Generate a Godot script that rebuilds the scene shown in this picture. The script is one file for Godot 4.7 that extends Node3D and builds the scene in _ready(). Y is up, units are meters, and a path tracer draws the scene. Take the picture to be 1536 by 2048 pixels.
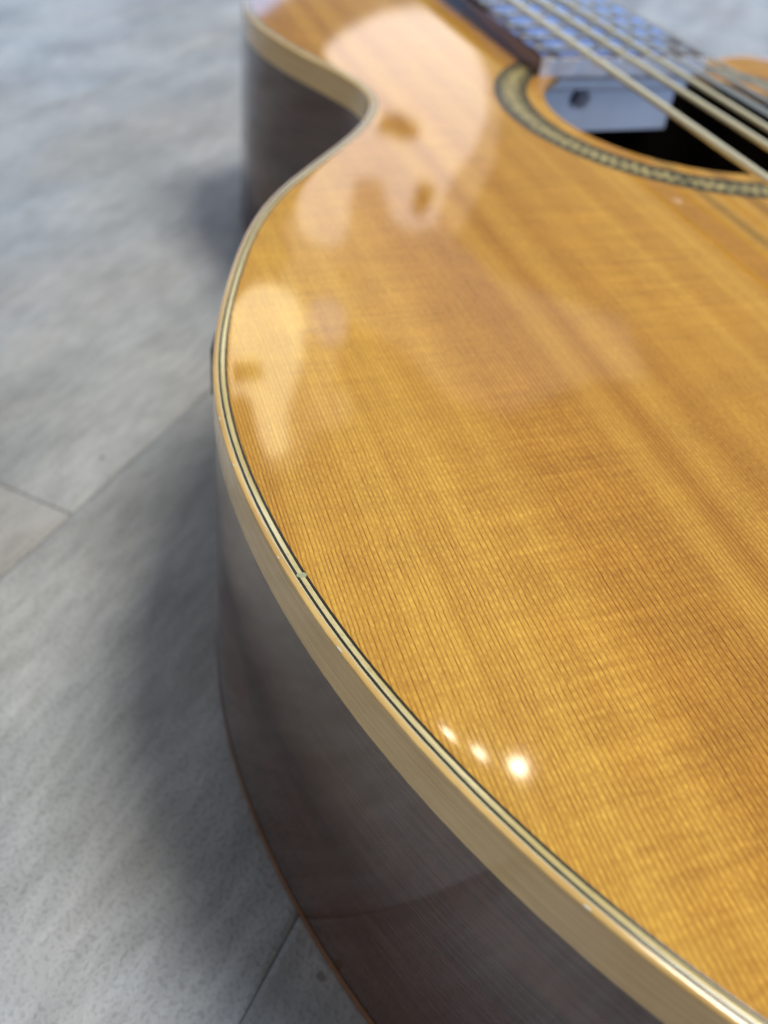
extends Node3D
# A glossy cutaway guitar lying on grey plank flooring, seen from just above its lower bout.
# Units: metres.  x to the treble side, y up, -z along the neck; the sound hole's axis is x = z = 0.

const TOP := 0.082            # height of the soundboard above the floor
const NP := 900               # points round the body outline
const HOLE_R := 0.0452
const ROS_IN := 0.0507
const ROS_OUT := 0.0612
const EDGE := Vector3(-0.12, 0.082, 0.06)

const CHIPS := [[-0.1767, 0.1235, 0.0005], [-0.1771, 0.1355, 0.0004], [-0.1739, 0.1751, 0.0007], [-0.1595, 0.2144, 0.0006], [-0.1758, 0.1561, 0.0003]]

var M := {}
var outline := PackedVector2Array()
var inward := PackedVector2Array()
var along := PackedFloat32Array()
var rng := RandomNumberGenerator.new()


func _ready() -> void:
	rng.seed = 7
	set_camera()
	set_light()
	make_materials()
	make_outline()
	build_floor()
	build_guitar()


# ------------------------------------------------------------------ camera, light

func set_camera() -> void:
	var cam := Camera3D.new()
	cam.name = "camera"
	cam.position = Vector3(-0.20464, 0.09441 + TOP, 0.24696)
	cam.rotation_order = EULER_ORDER_YXZ
	cam.rotation = Vector3(-0.7263, -0.4511, 0.1406)
	cam.keep_aspect = Camera3D.KEEP_HEIGHT
	var focal := 24.0 * 1892.3 / 2048.0
	var att := CameraAttributesPhysical.new()
	att.frustum_focal_length = focal
	att.frustum_focus_distance = 0.131
	att.exposure_aperture = focal / 2.0
	att.frustum_near = 0.01
	att.frustum_far = 60.0
	cam.attributes = att
	cam.fov = rad_to_deg(2.0 * atan(1024.0 / 1892.3))
	cam.near = 0.01
	cam.far = 60.0
	add_child(cam)
	cam.current = true


func toward(az: float, el: float, dist: float, from := EDGE) -> Vector3:
	var a := deg_to_rad(az)
	var e := deg_to_rad(el)
	return from + dist * Vector3(sin(a) * cos(e), sin(e), -cos(a) * cos(e))


func set_light() -> void:
	var env := Environment.new()
	env.background_mode = Environment.BG_COLOR
	env.background_color = Color(0.21, 0.21, 0.22).linear_to_srgb()
	env.tonemap_mode = Environment.TONE_MAPPER_LINEAR
	env.tonemap_exposure = 1.0
	env.sdfgi_enabled = true
	env.ssao_enabled = true
	env.ssil_enabled = true
	var we := WorldEnvironment.new()
	we.name = "world"
	we.environment = env
	add_child(we)
	# the broad ceiling light, a little to the right of the guitar
	lamp_panel("ceiling_light", "broad white ceiling light high above the guitar body", toward(108, 71, 2.3), Vector2(0.7, 0.7), Color(1.0, 0.975, 0.93), 4.0, 0.8)
	# the bluish window behind the camera
	lamp_panel("rear_window", "bluish window high behind the tail that lights the block in the sound hole", toward(137, 33, 2.6), Vector2(1.0, 0.8), Color(0.64, 0.79, 1.0), 3.4, 0.8)
	# two small downlights whose images sit on the lower bout
	downlight(toward(38.2, 55.0, 2.6, Vector3(-0.164, TOP, 0.195)), "small ceiling downlight mirrored next to the guitar's edge binding")
	downlight(toward(42.7, 54.5, 2.6, Vector3(-0.159, TOP, 0.1975)), "ceiling downlight mirrored further in from the guitar's edge", 0.022)
	downlight(toward(34.0, 55.0, 2.6, Vector3(-0.166, TOP, 0.192)), "small ceiling downlight mirrored on the edge purfling")
	# windows beyond the neck, mirrored in the varnish
	far_window("tall_window", "large pale window mirrored in the upper bout's varnish",
		[[1.004, 0.87], [1.07, 0.819], [1.188, 0.763], [1.311, 0.744], [1.443, 0.764], [1.544, 0.854], [1.618, 0.963], [1.652, 1.096], [1.621, 1.235], [1.56, 1.319], [1.519, 1.416], [1.509, 1.529], [1.41, 1.547], [1.32, 1.496], [1.29, 1.424], [1.26, 1.334], [1.16, 1.32], [1.138, 1.405], [1.142, 1.505], [1.112, 1.585], [1.031, 1.583], [0.949, 1.522], [0.925, 1.432], [0.93, 1.357], [0.93, 1.276], [0.95, 1.2], [0.98, 1.1], [1.0, 0.95]], Color(1.0, 0.95, 0.93), 2.35,
		[[[1.181, 1.069], [1.299, 1.083], [1.367, 1.125], [1.359, 1.166], [1.29, 1.168], [1.198, 1.13]], [[1.40, 1.33], [1.47, 1.36], [1.42, 1.47], [1.38, 1.44]]])
	far_window("upper_window", "pale window mirrored along the lower bout's edge",
		[[0.55, 1.75], [0.642, 1.74], [0.71, 1.724], [0.838, 1.723], [0.941, 1.784], [0.993, 1.914], [0.984, 2.092], [0.956, 2.227], [0.926, 2.367], [0.947, 2.564], [0.849, 2.61], [0.785, 2.494], [0.765, 2.341], [0.747, 2.261], [0.679, 2.225], [0.55, 2.238]], Color(1.0, 0.95, 0.80), 4.4,
		[[[0.6, 2.04], [0.794, 2.063], [0.805, 2.13], [0.6, 2.131]]])
	far_window("curtain", "dim pale curtain mirrored below the tall window", [[1.55, 0.85], [1.72, 1.05], [1.74, 1.30], [1.64, 1.58], [1.48, 1.74], [1.18, 1.72], [0.95, 1.68], [0.88, 1.5], [1.2, 1.25]], Color(1.0, 0.93, 0.88), 1.0, [], false, -0.04)
	far_window("curtain", "dim pale curtain mirrored beside the upper window", [[0.9, 1.66], [1.08, 1.68], [1.20, 1.80], [1.17, 2.1], [1.12, 2.45], [1.0, 2.72], [0.8, 2.72], [0.74, 2.4], [0.9, 2.2]], Color(1.0, 0.93, 0.85), 1.0, [], false, -0.04)
	far_window("small_window", "small lavender window mirrored beside the pale one", [[0.994, 1.823], [1.087, 1.81], [1.168, 1.886], [1.168, 2.017], [1.081, 2.031], [1.001, 1.95]], Color(0.86, 0.86, 1.0), 1.8)
	far_window("pink_window", "small pinkish window mirrored below the lavender one", [[1.011, 2.274], [1.095, 2.233], [1.215, 2.303], [1.239, 2.444], [1.135, 2.489], [1.049, 2.413]], Color(1.0, 0.88, 0.84), 1.2)
	far_window("pale_wall", "dim pale wall mirrored across the middle of the top", [[1.152, 1.567], [1.578, 1.576], [1.849, 1.8], [2.565, 2.072], [2.835, 2.448], [2.468, 2.397], [2.059, 2.545], [1.715, 2.405], [1.426, 2.098], [1.182, 1.923]], Color(1.0, 0.95, 0.95), 0.75)
	far_window("blue_window", "deep blue window beyond the guitar's neck", [[27.0, 8], [38.2, 8], [38, 14.6], [30.4, 14.6], [27.8, 12.4]], Color(0.52, 0.70, 1.0), 3.2, [], true)
	far_window("low_window", "long low pale window beyond the guitar's neck", [[-30, 3.5], [28, 3.5], [28, 11.5], [17, 12.2], [14, 14.5], [-30, 14.5]], Color(0.60, 0.78, 1.0), 2.4, [], true)
	far_window("side_window", "long low pale window beyond the treble side", [[39.5, 3.5], [66, 3.5], [66, 11.0], [39.5, 11.6]], Color(0.66, 0.80, 1.0), 2.4, [], true)
	far_window("corner_window", "small bright window mirrored at the edge of the lower bout", [[1, 43], [8, 43], [8, 48.5], [1, 48.5]], Color(0.85, 0.92, 1.0), 6.0, [], true)


func lamp_panel(called: String, label: String, at: Vector3, size: Vector2, c: Color, energy: float, glow: float) -> void:
	var root := Node3D.new()
	root.name = called
	add_child(root)
	root.position = at
	root.look_at_from_position(at, EDGE, Vector3(0, 1, 0.01))
	tag(root, label, "lamp")
	var bm := BoxMesh.new()
	bm.size = Vector3(size.x, size.y, 0.03)
	var m := StandardMaterial3D.new()
	m.albedo_color = Color(0.8, 0.8, 0.8)
	m.emission_enabled = true
	m.emission = c
	m.emission_energy_multiplier = glow
	var mi := MeshInstance3D.new()
	mi.name = "lamp_panel"
	mi.mesh = bm
	mi.material_override = m
	mi.position = Vector3(0, 0, 0.03)
	root.add_child(mi)
	var l := AreaLight3D.new()
	l.name = "lamp_glow"
	l.area_size = size
	l.light_color = c
	l.light_energy = energy
	l.area_normalize_energy = true
	l.shadow_enabled = true
	root.add_child(l)


func downlight(at: Vector3, label: String, r := 0.012) -> void:
	var root := Node3D.new()
	root.name = "downlight"
	root.position = at
	add_child(root, true)
	tag(root, label, "lamp", "ceiling downlights")
	var m := StandardMaterial3D.new()
	m.emission_enabled = true
	m.emission = Color(1.0, 0.93, 0.82)
	m.emission_energy_multiplier = 60.0
	var s := SphereMesh.new()
	s.radius = r
	s.height = 2.0 * r
	var mi := MeshInstance3D.new()
	mi.name = "bulb"
	mi.mesh = s
	mi.material_override = m
	root.add_child(mi)
	var l := OmniLight3D.new()
	l.name = "bulb_glow"
	l.light_size = r * 0.8
	l.light_energy = 0.02
	l.light_color = Color(1.0, 0.93, 0.82)
	l.omni_range = 8.0
	l.omni_attenuation = 2.0
	l.shadow_enabled = true
	root.add_child(l)


func far_window(called: String, label: String, azel: Array, c: Color, power: float, dark := [], angles := false, back := 0.0) -> void:
	var depth := 3.0
	var poly := PackedVector2Array()
	for p in azel:
		if not angles:
			poly.append(Vector2(p[0], p[1]))
			continue
		var a := deg_to_rad(float(p[0]))
		poly.append(Vector2(tan(a) * depth, tan(deg_to_rad(float(p[1]))) * depth / cos(a)))
	var st := SurfaceTool.new()
	st.begin(Mesh.PRIMITIVE_TRIANGLES)
	var tri := Geometry2D.triangulate_polygon(poly)
	for k in range(0, tri.size(), 3):
		for j in 3:
			st.set_normal(Vector3(0, 0, 1))
			var q := poly[tri[k + j]]
			st.add_vertex(Vector3(q.x, q.y, 0))
	var m := StandardMaterial3D.new()
	m.albedo_color = Color(0.5, 0.5, 0.5)
	m.emission_enabled = true
	m.emission = c
	m.emission_energy_multiplier = power
	var mi := MeshInstance3D.new()
	mi.name = called
	mi.mesh = st.commit()
	mi.material_override = m
	mi.position = EDGE + Vector3(0, 0, back - depth)
	add_child(mi, true)
	tag(mi, label, "window")
	for d in dark:
		var shape := PackedVector2Array()
		for p in d: shape.append(Vector2(p[0], p[1]))
		var o := CSGPolygon3D.new()
		o.name = "window_ornament"
		o.polygon = shape
		o.depth = 0.03
		o.material = plain(Color(0.30, 0.22, 0.15), 0.6)
		o.position.z = 0.05
		mi.add_child(o, true)


# ------------------------------------------------------------------ small helpers

func tag(o: Node, label := "", category := "", group := "", kind := "") -> void:
	if label: o.set_meta("label", label)
	if category: o.set_meta("category", category)
	if group: o.set_meta("group", group)
	if kind: o.set_meta("kind", kind)


func put(called: String, mesh: Mesh, m: Material, parent: Node) -> MeshInstance3D:
	var o := MeshInstance3D.new()
	o.name = called
	o.mesh = mesh
	o.material_override = m
	parent.add_child(o, true)
	return o


# A sheet through rows of points; its normals are turned to lie along «ref» (or away from the body's middle when ref is zero).
func sheet(rows: Array, uvs: Array, closed: bool, ref: Vector3, inside := false) -> ArrayMesh:
	var nr := rows.size()
	var nc: int = rows[0].size()
	var v := PackedVector3Array()
	var n := PackedVector3Array()
	var t := PackedVector2Array()
	var sum := 0.0
	for r in nr:
		var row: PackedVector3Array = rows[r]
		var up: PackedVector3Array = rows[maxi(r - 1, 0)]
		var dn: PackedVector3Array = rows[mini(r + 1, nr - 1)]
		for c in nc:
			var a: int = c - 1
			var b: int = c + 1
			if closed:
				if a < 0: a = nc - 2
				if b > nc - 1: b = 1
			else:
				a = maxi(a, 0)
				b = mini(b, nc - 1)
			var q := (row[b] - row[a]).cross(dn[c] - up[c]).normalized()
			v.append(row[c])
			n.append(q)
			t.append(uvs[r][c])
			var want := ref
			if ref == Vector3.ZERO:
				want = Vector3(row[c].x, 0, row[c].z - 0.08)
			sum += q.dot(want)
	if (sum < 0.0) != inside:
		for k in n.size():
			n[k] = -n[k]
	var idx := PackedInt32Array()
	for r in nr - 1:
		for c in nc - 1:
			var p := r * nc + c
			for tri in [[p, p + 1, p + nc], [p + 1, p + nc + 1, p + nc]]:
				var g := (v[tri[2]] - v[tri[0]]).cross(v[tri[1]] - v[tri[0]])
				if g.dot(n[tri[0]] + n[tri[1]] + n[tri[2]]) >= 0.0:
					idx.append_array([tri[0], tri[1], tri[2]])
				else:
					idx.append_array([tri[0], tri[2], tri[1]])
	var arr := []
	arr.resize(Mesh.ARRAY_MAX)
	arr[Mesh.ARRAY_VERTEX] = v
	arr[Mesh.ARRAY_NORMAL] = n
	arr[Mesh.ARRAY_TEX_UV] = t
	arr[Mesh.ARRAY_INDEX] = idx
	var am := ArrayMesh.new()
	am.add_surface_from_arrays(Mesh.PRIMITIVE_TRIANGLES, arr)
	return am


func tube(path: PackedVector3Array, r: float, sides := 12) -> ArrayMesh:
	var rows := []
	var uvs := []
	var s := 0.0
	for i in path.size():
		var d := (path[mini(i + 1, path.size() - 1)] - path[maxi(i - 1, 0)]).normalized()
		var a := d.cross(Vector3.UP).normalized()
		if a.length() < 0.5: a = Vector3.RIGHT
		var b := a.cross(d).normalized()
		if i > 0: s += path[i].distance_to(path[i - 1])
		var row := PackedVector3Array()
		var uv := PackedVector2Array()
		for k in sides + 1:
			var g := TAU * k / sides
			row.append(path[i] + r * (a * cos(g) + b * sin(g)))
			uv.append(Vector2(float(k) / sides, s))
		rows.append(row)
		uvs.append(uv)
	var m := sheet(rows, uvs, true, Vector3.UP)
	# outward normals: recompute from the axis
	var arr := m.surface_get_arrays(0)
	var v: PackedVector3Array = arr[Mesh.ARRAY_VERTEX]
	var n: PackedVector3Array = arr[Mesh.ARRAY_NORMAL]
	var idx: PackedInt32Array = arr[Mesh.ARRAY_INDEX]
	for i in path.size():
		for k in sides + 1:
			n[i * (sides + 1) + k] = (v[i * (sides + 1) + k] - path[i]).normalized()
	for k in range(0, idx.size(), 3):
		var g := (v[idx[k + 2]] - v[idx[k]]).cross(v[idx[k + 1]] - v[idx[k]])
		if g.dot(n[idx[k]] + n[idx[k + 1]]) < 0.0:
			var h := idx[k + 1]
			idx[k + 1] = idx[k + 2]
			idx[k + 2] = h
	arr[Mesh.ARRAY_NORMAL] = n
	arr[Mesh.ARRAY_INDEX] = idx
	var am := ArrayMesh.new()
	am.add_surface_from_arrays(Mesh.PRIMITIVE_TRIANGLES, arr)
	return am


# a hexahedron with chamfered upper edges; corners in plan, anticlockwise or not
func slab(corners: Array, y0: float, y1: float, bevel: float) -> ArrayMesh:
	var st := SurfaceTool.new()
	st.begin(Mesh.PRIMITIVE_TRIANGLES)
	st.set_smooth_group(-1)
	var mid := Vector2.ZERO
	for c in corners: mid += c / float(corners.size())
	var nn := corners.size()
	var low := []
	var high := []
	var cap := []
	for c in corners:
		low.append(Vector3(c.x, y0, c.y))
		high.append(Vector3(c.x, y1 - bevel, c.y))
	for i in nn:
		var a: Vector2 = corners[i]
		var p: Vector2 = corners[(i + nn - 1) % nn]
		var q: Vector2 = corners[(i + 1) % nn]
		var d1 := (a - p).normalized()
		var d2 := (q - a).normalized()
		var n1 := Vector2(d1.y, -d1.x)
		var n2 := Vector2(d2.y, -d2.x)
		if n1.dot(mid - a) < 0: n1 = -n1
		if n2.dot(mid - a) < 0: n2 = -n2
		var s := bevel / maxf(0.3, 1.0 + n1.dot(n2))
		var e := a + (n1 + n2) * s
		cap.append(Vector3(e.x, y1, e.y))
	var faces := []
	for i in nn:
		var j := (i + 1) % nn
		faces.append([low[i], low[j], high[j], high[i]])
		faces.append([high[i], high[j], cap[j], cap[i]])
	faces.append(cap)
	var lowr := low.duplicate()
	lowr.reverse()
	faces.append(lowr)
	var centre := Vector3(mid.x, (y0 + y1) / 2, mid.y)
	for f in faces:
		for k in range(1, f.size() - 1):
			var t := [f[0], f[k], f[k + 1]]
			var g: Vector3 = (t[2] - t[0]).cross(t[1] - t[0])
			if g.dot((t[0] + t[1] + t[2]) / 3.0 - centre) < 0: t = [t[0], t[2], t[1]]
			for p in t:
				st.set_uv(Vector2(p.x, p.z))
				st.add_vertex(p)
	st.generate_normals()
	return st.commit()


# ------------------------------------------------------------------ textures and materials

func noise(seed_: int, freq: float, oct := 3, type := FastNoiseLite.TYPE_SIMPLEX_SMOOTH) -> FastNoiseLite:
	var f := FastNoiseLite.new()
	f.seed = seed_
	f.frequency = freq
	f.noise_type = type
	f.fractal_octaves = oct
	f.fractal_type = FastNoiseLite.FRACTAL_FBM if oct > 1 else FastNoiseLite.FRACTAL_NONE
	return f


# grey noise of w by h cells stretched to W by H, as bytes
func cloud(seed_: int, w: int, h: int, W: int, H: int, freq: float, oct := 3) -> PackedByteArray:
	var im := noise(seed_, freq, oct).get_seamless_image(w, h, false, false, 0.12, false)
	im.convert(Image.FORMAT_L8)
	if w != W or h != H: im.resize(W, H, Image.INTERPOLATE_CUBIC)
	return im.get_data()


func tex(W: int, H: int, data: PackedByteArray, rgb := true) -> ImageTexture:
	return ImageTexture.create_from_image(Image.create_from_data(W, H, false, Image.FORMAT_RGB8 if rgb else Image.FORMAT_L8, data))


func b8(x: float) -> int:
	return clampi(int(round(x)), 0, 255)


func srgb(r: float, g: float, b: float) -> Color:
	return Color(r, g, b).linear_to_srgb()


func plain(c: Color, rough: float, metal := 0.0, spec := 0.5) -> StandardMaterial3D:
	var m := StandardMaterial3D.new()
	m.albedo_color = c
	m.roughness = rough
	m.metallic = metal
	m.metallic_specular = spec
	return m


func make_materials() -> void:
	M.top = top_material()
	M.side = wood(11, Color(0.40, 0.275, 0.20), Color(0.26, 0.165, 0.12), 0.08, 0.55, 0.10)
	M.back_bind = wood(12, Color(0.66, 0.44, 0.26), Color(0.56, 0.36, 0.20), 0.3, 0.4)
	M.bind = wood(13, Color(0.93, 0.78, 0.49), Color(0.83, 0.66, 0.38), 0.10, 0.68, 0.03)
	M.cream = wood(14, Color(0.91, 0.86, 0.66), Color(0.78, 0.70, 0.45), 0.16, 0.5, 0.1)
	M.black = plain(Color(0.17, 0.16, 0.13), 0.25)
	M.pale = plain(Color(0.84, 0.79, 0.62), 0.25)
	M.filler = plain(Color(0.66, 0.67, 0.52), 0.3)
	M.chip = plain(Color(0.86, 0.83, 0.76), 0.5)
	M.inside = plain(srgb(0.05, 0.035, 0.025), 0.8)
	M.rim = plain(srgb(0.50, 0.26, 0.08), 0.55)
	M.fret_wood = wood(15, Color(0.33, 0.20, 0.13), Color(0.22, 0.13, 0.09), 0.12, 0.6)
	M.fret_side = wood(16, Color(0.50, 0.33, 0.21), Color(0.40, 0.26, 0.16), 0.3, 0.5)
	M.nickel = plain(Color(0.55, 0.55, 0.53), 0.35, 1.0)
	M.block = plain(srgb(0.85, 0.84, 0.88), 0.35)
	M.steel = plain(Color(0.35, 0.42, 0.55), 0.3, 0.9)
	M.bronze = winding()
	M.nylon = StandardMaterial3D.new()
	M.nylon.albedo_color = Color(0.95, 0.96, 0.92, 0.35)
	M.nylon.roughness = 0.15
	M.nylon.refraction_enabled = true
	M.nylon.refraction_scale = 0.05
	M.rubber = plain(Color(0.07, 0.08, 0.07), 0.5)
	M.mosaic = mosaic()
	M.stain = plain(Color(0.55, 0.54, 0.52), 0.6)
	M.grout = plain(Color(0.42, 0.41, 0.40), 0.8)
	M.planks = [plank_material(21, Vector3(0.525, 0.55, 0.555)), plank_material(22, Vector3(0.50, 0.52, 0.525)), plank_material(23, Vector3(0.55, 0.56, 0.55))]


# close straight grain with silk across it.  u: distance from the centre seam (0 to 0.2 m), v: along the grain (0.52 m)
func top_material() -> StandardMaterial3D:
	var W := 2048
	var H := 2048
	var g := noise(3, 0.02, 2)
	var band := noise(8, 0.0042, 2)
	# ring lines: a running position with uneven spacing
	var line := PackedFloat32Array()
	line.resize(W)
	var tone := PackedFloat32Array()
	tone.resize(W)
	var x := 0.0
	var r := RandomNumberGenerator.new()
	r.seed = 41
	while x < W:
		var step := 6.8 * (0.84 + 0.32 * r.randf()) * (1.0 + 0.14 * sin(x * 0.006) + 0.10 * sin(x * 0.031))
		var depth := 0.62 + 0.38 * r.randf()
		for k in range(int(x) - 4, int(x + step) + 1):
			if k >= 0 and k < W:
				var d := (k - x)
				var s := depth * (exp(-pow(d / 0.6, 2)) if d > 0 else exp(-pow(d / 1.0, 2)))
				line[k] = maxf(line[k], s)
		x += step
	for i in W:
		var side_of := i / float(W) * 0.22 - 0.024      # metres from the centre seam
		tone[i] = 0.6 * exp(-pow((side_of - 0.150) / 0.009, 2)) - 1.2 * exp(-pow((side_of - 0.1175) / 0.0085, 2)) - 0.8 * exp(-pow((side_of - 0.100) / 0.016, 2)) + g.get_noise_2d(i * 0.5, 3.0) + 0.6 * band.get_noise_2d(i, 0.0)
	var wob := noise(5, 0.004, 2)
	var silk := cloud(31, 160, 2048, W, H, 0.22, 3)      # across the grain
	var silk2 := cloud(32, 110, 512, W, H, 0.09, 3)
	var silk3 := cloud(36, 48, 1500, W, H, 0.14, 3)
	var fleck2 := cloud(37, 800, 2048, W, H, 0.27, 2)
	var fleck := cloud(33, 1024, 1024, W, H, 0.24, 2)
	var fibre := cloud(35, 2048, 128, W, H, 0.25, 2)
	var big := cloud(34, 96, 64, W, H, 0.06, 3)
	var scratch := scratches(W, H)
	var col := PackedByteArray()
	col.resize(W * H * 3)
	var hgt := PackedByteArray()
	hgt.resize(W * H)
	for j in H:
		var off := wob.get_noise_2d(0.0, j * 0.2) * 6.0
		for i in W:
			var k := j * W + i
			var xi := clampi(int(i + off), 0, W - 1)
			var l := line[xi]
			var s := (silk[k] - 128) / 128.0
			var s2 := (silk2[k] - 128) / 128.0
			var s3 := (silk3[k] - 128) / 128.0
			var f := (fleck[k] - 128) / 128.0
			var f2 := (fleck2[k] - 128) / 128.0
			var fb := (fibre[k] - 128) / 128.0
			var bg := (big[k] - 128) / 128.0
			var breakup := clampf(0.72 + 0.8 * f + 0.5 * f2 + 0.3 * s, 0.05, 1.15)
			var v := 1.0 + 0.05 * s + 0.05 * s2 + 0.07 * f + 0.115 * f2 + 0.05 * fb + 0.06 * bg + 0.09 * tone[xi] + 0.06 * s3 * clampf(0.7 + 1.4 * bg, 0.1, 1.6) - 0.50 * l * breakup
			var w := 0.15 * bg + 0.2 * s2 + 0.6 * l * breakup - 0.3 * tone[xi]        # redder where darker
			col[k * 3] = b8(211.0 * pow(v, 0.74))
			col[k * 3 + 1] = b8(158.0 * v * (1.0 - 0.06 * w))
			col[k * 3 + 2] = b8(68.0 * v * (1.0 - 0.16 * w))
			hgt[k] = b8(150 + 26 * s + 22 * f + 14 * fb - 50 * l * breakup - scratch[k] * 0.9)
	# a pale scuff below the rosette
	for q in 26:
		var c := top_uv(Vector2(-0.0419 + r.randfn(0.0, 0.0007), 0.0569 + r.randfn(0.0, 0.0009)))
		var dir := Vector2.from_angle(r.randf_range(-1.2, 1.2)) * r.randf_range(4, 9)
		for t in 20:
			var px := clampi(int(c.x * W + dir.x * t / 20.0), 0, W - 1)
			var py := clampi(int(c.y * H + dir.y * 0.4 * t / 20.0), 0, H - 1)
			var k := (py * W + px) * 3
			col[k] = 238
			col[k + 1] = 205
			col[k + 2] = 170
	var m := StandardMaterial3D.new()
	m.albedo_texture = tex(W, H, col)
	m.roughness = 0.05
	m.metallic_specular = 0.5
	m.heightmap_enabled = true
	m.heightmap_texture = tex(W, H, hgt, false)
	m.heightmap_scale = 0.00012
	return m


# fine handling scratches in the varnish
func scratches(W: int, H: int) -> PackedByteArray:
	var out := PackedByteArray()
	out.resize(W * H)
	var r := RandomNumberGenerator.new()
	r.seed = 77
	for q in 700:
		var p := Vector2(r.randf() * W, r.randf() * H)
		var a := r.randfn(0.0, 0.5) if q % 3 else r.randfn(1.45, 0.3)
		var n := r.randi_range(20, 140)
		var bend := r.randfn(0.0, 0.004)
		var deep := r.randi_range(60, 200)
		for t in n:
			p += Vector2(cos(a), 0.42 * sin(a))
			a += bend
			var i := int(p.x)
			var j := int(p.y)
			if i >= 0 and i < W and j >= 0 and j < H: out[j * W + i] = deep
	return out


func wood(seed_: int, a: Color, b: Color, rough: float, spec: float, pores := 0.16) -> StandardMaterial3D:
	var W := 1024
	var H := 256
	var streak := cloud(seed_, 64, 256, W, H, 0.16, 4)
	var pore := cloud(seed_ + 50, 512, 256, W, H, 0.3, 2)
	var big := cloud(seed_ + 90, 32, 16, W, H, 0.08, 2)
	var col := PackedByteArray()
	col.resize(W * H * 3)
	for k in W * H:
		var t := clampf(0.5 + (streak[k] - 128) / 150.0 + (big[k] - 128) / 180.0, 0.0, 1.0)
		var p := 1.0 - pores * clampf((pore[k] - 150) / 60.0, 0.0, 1.0)
		var c := b.lerp(a, t) * p
		col[k * 3] = b8(c.r * 255)
		col[k * 3 + 1] = b8(c.g * 255)
		col[k * 3 + 2] = b8(c.b * 255)
	var m := StandardMaterial3D.new()
	m.albedo_texture = tex(W, H, col)
	m.roughness = rough
	m.metallic_specular = spec
	m.uv1_scale = Vector3(1.0 / 0.25, 1.0 / 0.04, 1)
	return m


func winding() -> StandardMaterial3D:
	var H := 64
	var data := PackedByteArray()
	data.resize(4 * H)
	for j in H:
		for i in 4:
			data[j * 4 + i] = b8(128 + 110 * sin(TAU * j / 8.0 + i))
	var m := plain(Color(0.98, 0.95, 0.80), 0.3, 0.55)
	m.heightmap_enabled = true
	m.heightmap_texture = tex(4, H, data, false)
	m.heightmap_scale = 0.002
	m.uv1_scale = Vector3(1, 1.0 / 0.0024, 1)
	return m


func mosaic() -> StandardMaterial3D:
	var W := 1024
	var H := 64
	var r := RandomNumberGenerator.new()
	r.seed = 9
	var n1 := noise(61, 0.05, 2)
	var col := PackedByteArray()
	col.resize(W * H * 3)
	for j in H:
		for i in W:
			var v := float(j) / (H - 1)
			var cell := Vector2i(i / 8, j / 6)
			var hash_ := fposmod(sin(cell.x * 12.9898 + floorf(i / 96.0) * 3.7 + cell.y * 78.233) * 43758.5453, 1.0)
			var wave := absf(fposmod(i / 64.0 + (0.5 if v > 0.5 else 0.0), 1.0) - 0.5) * 2.0
			var lit := 0.0
			if v > 0.16 and v < 0.84:
				lit = 1.0 if absf(v - 0.5) * 2.2 < wave * 0.9 + (hash_ - 0.5) * 0.7 - 0.12 else 0.0
				lit *= 0.55 + 0.45 * n1.get_noise_2d(i, j) + 0.3 * hash_
			var c := Color(0.36, 0.33, 0.22).lerp(Color(0.90, 0.82, 0.54), clampf(lit, 0, 1))
			c = c.darkened(0.10 * absf(n1.get_noise_2d(i * 3, j * 3 + 900)) * 3.0)
			if v < 0.06 or v > 0.94: c = Color(0.27, 0.26, 0.19)
			col[(j * W + i) * 3] = b8(c.r * 255)
			col[(j * W + i) * 3 + 1] = b8(c.g * 255)
			col[(j * W + i) * 3 + 2] = b8(c.b * 255)
	var m := StandardMaterial3D.new()
	m.albedo_texture = tex(W, H, col)
	m.roughness = 0.3
	m.metallic_specular = 0.22
	return m


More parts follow.
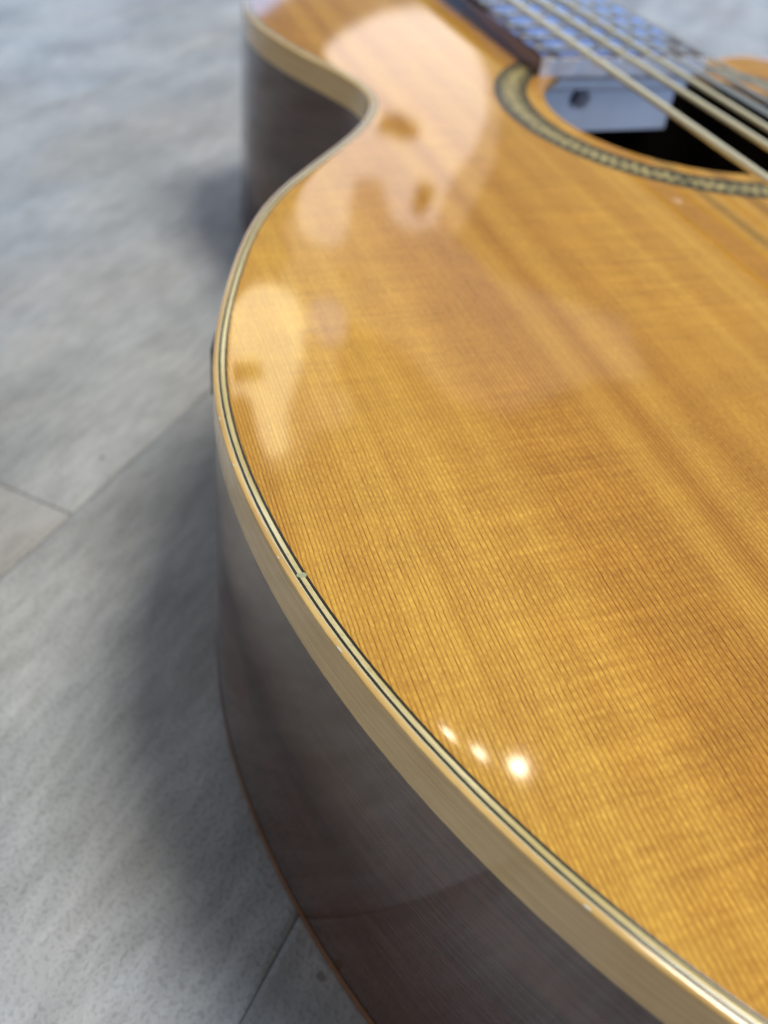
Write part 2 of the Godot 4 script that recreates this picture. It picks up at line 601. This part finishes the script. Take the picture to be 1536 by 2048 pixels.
func plank_material(seed_: int, c: Vector3) -> StandardMaterial3D:
	var W := 1024
	var H := 1024
	var pit := cloud(seed_ + 20, W, H, W, H, 0.15, 2)
	var streak := cloud(seed_, 256, 1024, W, H, 0.05, 4)
	var fine := cloud(seed_ + 30, W, H, W, H, 0.35, 2)
	var col := PackedByteArray()
	col.resize(W * H * 3)
	var hgt := PackedByteArray()
	hgt.resize(W * H)
	for k in W * H:
		var s := (streak[k] - 128) / 128.0
		var p := (pit[k] - 128) / 128.0
		var f := (fine[k] - 128) / 128.0
		var deep := clampf((-p - 0.10) * 3.0, 0.0, 1.0)
		var v := 1.0 + 0.20 * s + 0.12 * f - 0.18 * deep
		col[k * 3] = b8(255 * pow(maxf(0.0, c.x * v), 0.4545))
		col[k * 3 + 1] = b8(255 * pow(maxf(0.0, c.y * v), 0.4545))
		col[k * 3 + 2] = b8(255 * pow(maxf(0.0, c.z * v), 0.4545))
		hgt[k] = b8(150 + 40 * p - 70 * deep + 22 * s + 12 * f)
	var m := StandardMaterial3D.new()
	m.albedo_texture = tex(W, H, col)
	m.roughness = 0.42
	m.metallic_specular = 0.45
	m.heightmap_enabled = true
	m.heightmap_texture = tex(W, H, hgt, false)
	m.heightmap_scale = 0.02
	m.uv1_scale = Vector3(1.0 / 0.21, 1.0 / 0.21, 1)
	# broad clouds and streaks of the print
	var blot := cloud(seed_ + 10, 200, 256, 512, 512, 0.03, 5)
	var long := cloud(seed_ + 60, 100, 512, 512, 512, 0.035, 4)
	var warm := cloud(seed_ + 40, 128, 256, 512, 512, 0.03, 3)
	var dc := PackedByteArray()
	dc.resize(512 * 512 * 3)
	for k in 512 * 512:
		var v := 0.86 + 0.26 * (blot[k] - 128) / 128.0 + 0.20 * (long[k] - 128) / 128.0
		var w := (warm[k] - 128) / 128.0
		dc[k * 3] = b8(255 * pow(clampf(v * (1.0 + 0.06 * w), 0, 1), 0.4545))
		dc[k * 3 + 1] = b8(255 * pow(clampf(v, 0, 1), 0.4545))
		dc[k * 3 + 2] = b8(255 * pow(clampf(v * (1.0 - 0.05 * w), 0, 1), 0.4545))
	m.detail_enabled = true
	m.detail_albedo = tex(512, 512, dc)
	m.detail_blend_mode = BaseMaterial3D.BLEND_MODE_MUL
	m.detail_uv_layer = BaseMaterial3D.DETAIL_UV_2
	m.uv2_scale = Vector3(1.0 / 0.5, 1.0 / 0.5, 1)
	return m


# ------------------------------------------------------------------ the floor

func build_floor() -> void:
	var root := Node3D.new()
	root.name = "floor"
	add_child(root)
	tag(root, "grey embossed plank flooring under the guitar", "", "", "structure")
	var bed := BoxMesh.new()
	bed.size = Vector3(6, 0.02, 6)
	var under := put("bedding", bed, M.grout, root)
	under.position = Vector3(0, -0.0105, -0.5)
	stains(root)
	var u := Vector2(1, -1) / sqrt(2.0)
	var v := Vector2(1, 1) / sqrt(2.0)
	var width := 0.19
	var gap := 0.00015
	var r := RandomNumberGenerator.new()
	r.seed = 5
	for row in range(-8, 7):
		var v0 := -0.002 + (row - 1) * width if row > 0 else (-0.107 + row * width)
		var wide := 0.105 if row == 0 else width
		var length := 0.92
		var start := -2.4 + fposmod(row * 0.377, 1.0) * length
		if row == -1: start = -0.176 - 3 * length
		if row == 0: start = 0.18 - 3 * length
		for k in 5:
			var u0 := start + k * length
			var p := []
			for q in [[u0 + gap, v0 + gap], [u0 + length - gap, v0 + gap], [u0 + length - gap, v0 + wide - gap], [u0 + gap, v0 + wide - gap]]:
				p.append(Vector2(q[0], q[1]))
			var centre: Vector2 = u * (u0 + length / 2) + v * (v0 + wide / 2)
			if centre.length() > 1.7: continue
			var mesh := plank_mesh(p, Vector2(r.randf(), r.randf()))
			var o := put("plank", mesh, M.planks[r.randi() % 3], root)
			o.rotation.y = PI / 4       # local x runs along the plank


func stains(root: Node) -> void:
	# two dark nicks in the print
	for w in [[-0.1890, 0.0269, 0.0009], [-0.1732, 0.1829, 0.0011], [-0.236, 0.11, 0.0008]]:
		var poly := []
		for k in 7:
			poly.append(Vector2(w[0], w[1]) + Vector2.from_angle(TAU * k / 7.0) * w[2] * rng.randf_range(0.6, 1.2))
		put("stain", slab(poly, -0.0002, 0.00006, 0.00004), M.stain, root)


func plank_mesh(p: Array, off: Vector2) -> ArrayMesh:
	var st := SurfaceTool.new()
	st.begin(Mesh.PRIMITIVE_TRIANGLES)
	st.set_smooth_group(-1)
	var b := 0.0012
	var lo: Vector2 = p[0]
	var hi: Vector2 = p[2]
	var ring := func(i: float, y: float) -> Array:
		return [Vector3(lo.x + i, y, lo.y + i), Vector3(hi.x - i, y, lo.y + i), Vector3(hi.x - i, y, hi.y - i), Vector3(lo.x + i, y, hi.y - i)]
	var rings := [ring.call(0.0, -0.0008), ring.call(0.0, -0.00045), ring.call(b * 0.35, -0.00018), ring.call(b, 0.0)]
	for k in 3:
		for i in 4:
			var j := (i + 1) % 4
			for q in [rings[k][i], rings[k + 1][i], rings[k][j], rings[k][j], rings[k + 1][i], rings[k + 1][j]]:
				st.set_uv(Vector2(q.x, q.z) + off)
				st.set_uv2(Vector2(q.x, q.z) + off * 3.0)
				st.add_vertex(q)
	var t: Array = rings[3]
	for q in [t[0], t[3], t[1], t[1], t[3], t[2]]:
		st.set_uv(Vector2(q.x, q.z) + off)
		st.set_uv2(Vector2(q.x, q.z) + off * 3.0)
		st.add_vertex(q)
	st.generate_normals()
	return st.commit()


# ------------------------------------------------------------------ the guitar

func make_outline() -> void:
	# half-widths of the bass side (mm) along the body, joined by a natural cubic
	var z := [-130.0, -100.0, -55.0, -20.0, 10.0, 40.0, 75.0, 110.0, 150.0, 190.0, 215.0, 240.0, 265.0, 285.0, 300.0]
	var w := [108.75, 114.42, 106.21, 99.18, 117.17, 144.04, 163.2, 174.82, 176.97, 169.06, 158.93, 143.5, 121.5, 97.0, 70.0]
	var n := z.size()
	var m := []
	m.resize(n)
	m.fill(0.0)
	var c := m.duplicate()
	var d := m.duplicate()
	for i in range(1, n - 1):
		var a: float = z[i] - z[i - 1]
		var b: float = z[i + 1] - z[i]
		var rhs: float = 6.0 * ((w[i + 1] - w[i]) / b - (w[i] - w[i - 1]) / a)
		var den: float = 2.0 * (a + b) - a * float(c[i - 1])
		c[i] = b / den
		d[i] = (rhs - a * float(d[i - 1])) / den
	for i in range(n - 2, 0, -1):
		m[i] = float(d[i]) - float(c[i]) * float(m[i + 1])
	var half := func(q: float) -> float:
		var i := 0
		while i < n - 2 and q > z[i + 1]: i += 1
		var h: float = z[i + 1] - z[i]
		var a: float = (z[i + 1] - q) / h
		var b: float = (q - z[i]) / h
		return a * w[i] + b * w[i + 1] + ((a * a * a - a) * m[i] + (b * b * b - b) * m[i + 1]) * h * h / 6.0
	var pts := PackedVector2Array()
	for p in [[-31, -163], [-60, -160], [-82, -154], [-97, -145]]: pts.append(Vector2(p[0], p[1]))
	var q := -132.0
	while q < 299.0:
		pts.append(Vector2(-half.call(q), q))
		q += 5.0
	for p in [[-66, 302], [-45, 311], [-22, 316], [0, 317.5], [22, 316], [45, 311], [66, 302]]: pts.append(Vector2(p[0], p[1]))
	q = 296.0
	while q > 2.0:
		pts.append(Vector2(half.call(q), q))
		q -= 5.0
	for p in [[104, -7], [97, -17], [90.5, -27], [84, -37], [78.5, -46], [74.5, -52], [71, -56], [67, -58.3], [62, -58.6], [57, -57.6], [50, -55.2], [43, -53.3], [36, -53], [31, -57], [29.5, -70], [29, -100], [28.5, -130], [28, -160], [20, -163.5], [0, -164], [-16, -163.8]]:
		pts.append(Vector2(p[0], p[1]))
	# centripetal-ish Catmull-Rom, then even spacing
	var fine := PackedVector2Array()
	var np_ := pts.size()
	for i in np_:
		var p0 := pts[(i + np_ - 1) % np_]
		var p1 := pts[i]
		var p2 := pts[(i + 1) % np_]
		var p3 := pts[(i + 2) % np_]
		for k in 10:
			var t := k / 10.0
			fine.append(0.5 * ((2.0 * p1) + (p2 - p0) * t + (2.0 * p0 - 5.0 * p1 + 4.0 * p2 - p3) * t * t + (3.0 * p1 - p0 - 3.0 * p2 + p3) * t * t * t))
	fine.append(fine[0])
	var len_ := PackedFloat32Array([0.0])
	for i in range(1, fine.size()): len_.append(len_[i - 1] + fine[i].distance_to(fine[i - 1]))
	var total := len_[len_.size() - 1]
	var j := 0
	for i in NP + 1:
		var s := total * i / NP
		while j < fine.size() - 2 and len_[j + 1] < s: j += 1
		var f := clampf((s - len_[j]) / maxf(1e-6, len_[j + 1] - len_[j]), 0, 1)
		outline.append(fine[j].lerp(fine[j + 1], f) * 0.001)
		along.append(s * 0.001)
	outline[NP] = outline[0]
	for i in NP + 1:
		var a := outline[(i + NP - 1) % NP]
		var b := outline[(i + 1) % NP]
		var t := (b - a).normalized()
		inward.append(Vector2(t.y, -t.x))
	if inward[NP / 4].dot(Vector2(0, 0.08) - outline[NP / 4]) < 0:
		for i in NP + 1: inward[i] = -inward[i]


# height of the upper face at a distance (m) in from the body's edge: sanded down towards the rim
func roll(d: float) -> float:
	return TOP - 0.00018 * exp(-d / 0.0022)


# a strip that follows the outline; profile: [inset, height] pairs, wobble: how uneven its two edges are
func rim(profile: Array, ref: Vector3, wobble := 0.0, seed_ := 1, inside := false) -> ArrayMesh:
	var rows := []
	var uvs := []
	var nz := noise(seed_, 0.35, 2)
	for pr in profile:
		var row := PackedVector3Array()
		var uv := PackedVector2Array()
		for i in NP + 1:
			var d: float = pr[0]
			if wobble > 0.0: d += wobble * nz.get_noise_2d(along[i % NP] * 1000.0, 0.0 if pr[0] < 0.0012 else pr[0] * 40000.0)
			var p := outline[i] + inward[i] * d
			row.append(Vector3(p.x, pr[1], p.y))
			uv.append(Vector2(along[i], pr[0] + TOP - pr[1]))
		rows.append(row)
		uvs.append(uv)
	return sheet(rows, uvs, true, ref, inside)


func build_guitar() -> void:
	var g := Node3D.new()
	g.name = "guitar"
	add_child(g)
	tag(g, "glossy amber topped cutaway guitar with dark sides lying on grey planks", "guitar")
	# the box
	var d1 := 0.00090
	var d2 := 0.00133
	var d3 := 0.00200
	var d4 := 0.00243
	var bind := []
	bind.append([0.0, TOP - 0.0086])
	bind.append([-0.00005, TOP - 0.0082])
	bind.append([-0.00005, TOP - 0.0045])
	bind.append([-0.00005, TOP - 0.0012])
	# a nearly square corner, then a gently crowned upper face
	var crown := [[0.00073, roll(0.00073)]]
	for k in 12:
		var dd: float = 0.00063 / 9 if k < 9 else 0.00004
		var a := deg_to_rad(lerpf(4.0, 26.0, k / 8.0) if k < 9 else 26.0 + (k - 8) * 14.0)
		crown.push_front([crown[0][0] - dd, crown[0][1] - dd * tan(a)])
	bind.append([-0.00005, crown[0][1] - 0.00012])
	bind.append_array(crown)
	bind.append([d1 - 0.00017, roll(d1)])
	put("edge_binding", rim(bind, Vector3.ZERO, 0.00004, 2), M.bind, g)
	put("glue_line", rim([[d1 - 0.00017, roll(d1)], [d1 + 0.00002, roll(d1)]], Vector3.UP, 0.00004, 3), M.pale, g)
	put("dark_purfling", rim([[d1, roll(d1)], [d1 + 0.0001, roll(d1) - 0.00003], [d2 - 0.0001, roll(d2) - 0.00003], [d2, roll(d2)]], Vector3.UP, 0.00003, 4), M.black, g)
	put("cream_purfling", rim([[d2, roll(d2)], [(d2 + d3) / 2, roll((d2 + d3) / 2) + 0.00003], [d3, roll(d3)]], Vector3.UP, 0.00003, 5), M.cream, g)
	put("dark_purfling", rim([[d3, roll(d3)], [d3 + 0.0001, roll(d3) - 0.00003], [d4 - 0.0001, roll(d4) - 0.00003], [d4, roll(d4)]], Vector3.UP, 0.00003, 6), M.black, g)
	put("side", rim([[0.0001, TOP - 0.0086], [0.0001, 0.05], [0.0001, 0.02], [0.0001, 0.0042]], Vector3.ZERO), M.side, g)
	put("back_binding", rim([[0.0, 0.0042], [0.0, 0.0012], [0.0003, 0.0004], [0.001, 0.0001], [0.003, 0.0001]], Vector3.ZERO), M.back_bind, g)
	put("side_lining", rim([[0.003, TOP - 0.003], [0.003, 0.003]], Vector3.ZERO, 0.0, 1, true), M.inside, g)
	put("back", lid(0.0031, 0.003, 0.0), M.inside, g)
	soundboard(g, d4)
	rosette(g)
	neck(g)
	strings(g)
	wear(g)
	side_button(g)


# a plain inner plate
func lid(y: float, inset: float, r0: float) -> ArrayMesh:
	var rows := []
	var uvs := []
	for s in [0.0, 0.5, 1.0]:
		var row := PackedVector3Array()
		var uv := PackedVector2Array()
		for i in NP + 1:
			var e := outline[i] + inward[i] * inset
			var c := e.normalized() * r0
			var p := e.lerp(c, s)
			row.append(Vector3(p.x, y, p.y))
			uv.append(p)
		rows.append(row)
		uvs.append(uv)
	return sheet(rows, uvs, true, Vector3.UP)


func top_uv(p: Vector2) -> Vector2:
	return Vector2((absf(p.x) - 0.06 * p.y + 0.024) / 0.22, (p.y + 0.17) / 0.52)


func soundboard(g: Node, d4: float) -> void:
	var rows := []
	var uvs := []
	var marks := [0.0, 0.0003, 0.0006, 0.001, 0.0015, 0.0021, 0.0029, 0.004, 0.0055, 0.008, 0.012, 0.018]
	for k in 22:
		var row := PackedVector3Array()
		var uv := PackedVector2Array()
		for i in NP + 1:
			var e := outline[i] + inward[i] * d4
			var c := e.normalized() * ROS_OUT
			var full := e.distance_to(c)
			var d: float
			if k < marks.size():
				d = marks[k] * minf(1.0, full / 0.04)
			else:
				d = lerpf(marks[-1] * minf(1.0, full / 0.04), full, (k - marks.size() + 1) / 10.0)
			var p := e + (c - e).normalized() * d
			row.append(Vector3(p.x, roll(d4 + d), p.y))
			uv.append(top_uv(p))
		rows.append(row)
		uvs.append(uv)
	var o := put("soundboard", sheet(rows, uvs, true, Vector3.UP), M.top, g)
	# the ring of wood between the rosette and the hole, and the hole's cut edge
	put("sound_hole_ring", disc(ROS_IN, HOLE_R + 0.0004, TOP, TOP), M.top, o)
	var rows2 := []
	var uvs2 := []
	for pr in [[HOLE_R + 0.0004, TOP], [HOLE_R + 0.0001, TOP - 0.0002], [HOLE_R, TOP - 0.0006], [HOLE_R, TOP - 0.0028]]:
		var row := PackedVector3Array()
		var uv := PackedVector2Array()
		for i in 181:
			var a := TAU * i / 180
			row.append(Vector3(cos(a) * pr[0], pr[1], sin(a) * pr[0]))
			uv.append(Vector2(a * 0.04, pr[1]))
		rows2.append(row)
		uvs2.append(uv)
	var wall := sheet(rows2, uvs2, true, Vector3.UP)
	put("sound_hole_edge", wall, M.rim, o)
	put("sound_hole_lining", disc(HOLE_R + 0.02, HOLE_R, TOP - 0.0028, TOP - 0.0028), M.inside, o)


func disc(r1: float, r0: float, y1: float, y0: float, repeat := 0.0) -> ArrayMesh:
	var rows := []
	var uvs := []
	for k in 5:
		var t := k / 4.0
		var row := PackedVector3Array()
		var uv := PackedVector2Array()
		for i in 241:
			var a := TAU * i / 240
			var r := lerpf(r1, r0, t)
			var p := Vector2(cos(a), sin(a)) * r
			row.append(Vector3(p.x, lerpf(y1, y0, t), p.y))
			uv.append(Vector2(repeat * i / 240.0, t) if repeat > 0.0 else top_uv(p))
		rows.append(row)
		uvs.append(uv)
	return sheet(rows, uvs, true, Vector3.UP)


func rosette(g: Node) -> void:
	put("rosette", disc(ROS_OUT, ROS_IN, TOP, TOP, 7.0), M.mosaic, g)


func neck(g: Node) -> void:
	var yt := TOP + 0.006
	var ends := [Vector2(-0.0342, -0.0362), Vector2(0.030, -0.0362), Vector2(0.027, -0.32), Vector2(-0.0262, -0.32), Vector2(-0.0285, -0.11)]
	var f := put("fretboard", slab(ends, TOP - 0.0001, yt, 0.0005), M.fret_wood, g)
	# the lighter flanks and the pale end of the board
	var cap := put("fretboard_end", slab([Vector2(-0.0342, -0.0362), Vector2(0.030, -0.0362), Vector2(0.030, -0.0356), Vector2(-0.0342, -0.0356)], TOP - 0.0001, yt - 0.0005, 0.0002), M.block, f)
	cap.set_meta("label", "pale end of the fretboard")
	put("fretboard_edge", slab([Vector2(-0.0342, -0.0362), Vector2(-0.0285, -0.11), Vector2(-0.0288, -0.11), Vector2(-0.0346, -0.0362)], TOP - 0.0002, yt - 0.0007, 0.0001), M.fret_side, f)
	var zf := -0.0442
	var gap := 0.0119
	for k in 14:
		var left := lerpf(-0.0339, -0.0284, clampf((zf + 0.0362) / (-0.11 + 0.0362), 0, 1))
		var path := PackedVector3Array()
		for s in 9:
			path.append(Vector3(lerpf(left, 0.029, s / 8.0), yt, zf))
		put("fret", tube(path, 0.0008, 10), M.nickel, f)
		zf -= gap
		gap *= 1.0595
	# block inside the body that carries the neck, with the adjuster hole
	var blk := CSGBox3D.new()
	blk.name = "neck_block"
	blk.size = Vector3(0.057, 0.0145, 0.09)
	blk.position = Vector3(-0.0055, TOP - 0.0048 - 0.00725, -0.0382 - 0.045)
	blk.material = M.block
	var bore := CSGCylinder3D.new()
	bore.name = "bore"
	bore.operation = CSGShape3D.OPERATION_SUBTRACTION
	bore.radius = 0.0040
	bore.height = 0.03
	bore.sides = 40
	bore.rotation.x = PI / 2
	bore.position = Vector3(-0.0152 + 0.0055, 0.00725 - 0.0037, 0.045)
	bore.material = M.block
	blk.add_child(bore)
	g.add_child(blk)
	var nut := CylinderMesh.new()
	nut.top_radius = 0.0026
	nut.bottom_radius = 0.0026
	nut.height = 0.006
	nut.radial_segments = 6
	var nn := put("truss_rod_nut", nut, M.steel, g)
	nn.rotation.x = PI / 2
	nn.position = Vector3(-0.0152, TOP - 0.0087, -0.0475)
	var ledge := put("neck_tongue", slab([Vector2(-0.0335, -0.0372), Vector2(0.0265, -0.0372), Vector2(0.0265, -0.14), Vector2(-0.0335, -0.14)], TOP - 0.0048, TOP - 0.0001, 0.0002), M.block, g)
	ledge.set_meta("label", "pale ledge above the block inside the sound hole")
	put("neck_shaft", slab([Vector2(-0.029, -0.165), Vector2(0.027, -0.165), Vector2(0.026, -0.32), Vector2(-0.0255, -0.32)], TOP - 0.02, TOP - 0.0002, 0.0003), M.fret_side, g)


func strings(g: Node) -> void:
	# [x at the hole, drift with z, height over the top, radius]
	var s := [[-0.0274, -0.029, 0.0110, 0.00108], [-0.0164, -0.0018, 0.0120, 0.00092], [-0.0056, -0.0147, 0.0114, 0.00082], [0.0050, 0.0070, 0.0103, 0.00074], [0.0140, 0.004, 0.0096, 0.00055], [0.0225, 0.004, 0.0090, 0.00046]]
	for k in 6:
		var a: Array = s[k]
		var path := PackedVector3Array()
		for i in 13:
			var z := lerpf(-0.32, 0.19, i / 12.0)
			path.append(Vector3(a[0] + a[1] * z, TOP + a[2], z))
		put("string", tube(path, a[3], 14), M.bronze if k < 3 else M.nylon, g)


# small marks: filler in the purfling joint, chips on the edge, the strap button
func wear(g: Node) -> void:
	var i := nearest(Vector2(-0.1741, 0.1609))
	var t := (outline[i + 1] - outline[i - 1]).normalized()
	var n := inward[i]
	var c := outline[i] + n * 0.0018
	var q := []
	for s in [[-0.0009, -0.0006], [-0.0002, -0.0008], [0.0006, -0.0005], [0.0009, 0.0005], [0.0001, 0.0009], [-0.0007, 0.0006]]: q.append(c + t * s[0] * 0.55 + n * s[1] * 0.9 - n * 0.0001)
	for w in CHIPS:
		var k := nearest(Vector2(w[0], w[1]))
		var e := (outline[k + 1] - outline[k - 1]).normalized()
		var m := inward[k]
		var at := outline[k] + m * 0.00018
		var poly := []
		for v in [[-1.0, -0.5], [-0.3, -0.9], [0.7, -0.6], [1.0, 0.3], [0.1, 0.8], [-0.6, 0.5]]: poly.append(at + e * v[0] * w[2] + m * v[1] * 0.00016)
		put("chip", slab(poly, TOP - 0.0007, TOP - 0.00022, 0.00004), M.chip, g)
	put("joint_filler", slab(q, roll(0.0018) - 0.0002, roll(0.0018) + 0.00006, 0.00003), M.filler, g)


func side_button(g: Node) -> void:
	var i := nearest(Vector2(-0.1665, 0.0845))
	var t := (outline[i + 1] - outline[i - 1]).normalized()
	var n := -inward[i]
	var c := outline[i]
	var q := []
	for s in [[-0.005, -0.001], [-0.005, 0.0012], [-0.0035, 0.0021], [0.0035, 0.0021], [0.005, 0.0012], [0.005, -0.001]]: q.append(c + t * s[0] + n * s[1])
	var o := put("side_button", slab(q, TOP - 0.021, TOP - 0.0095, 0.0008), M.rubber, g)
	o.set_meta("label", "small black button on the bass side")


func nearest(p: Vector2) -> int:
	var best := 0
	for k in NP:
		if outline[k].distance_to(p) < outline[best].distance_to(p): best = k
	return best
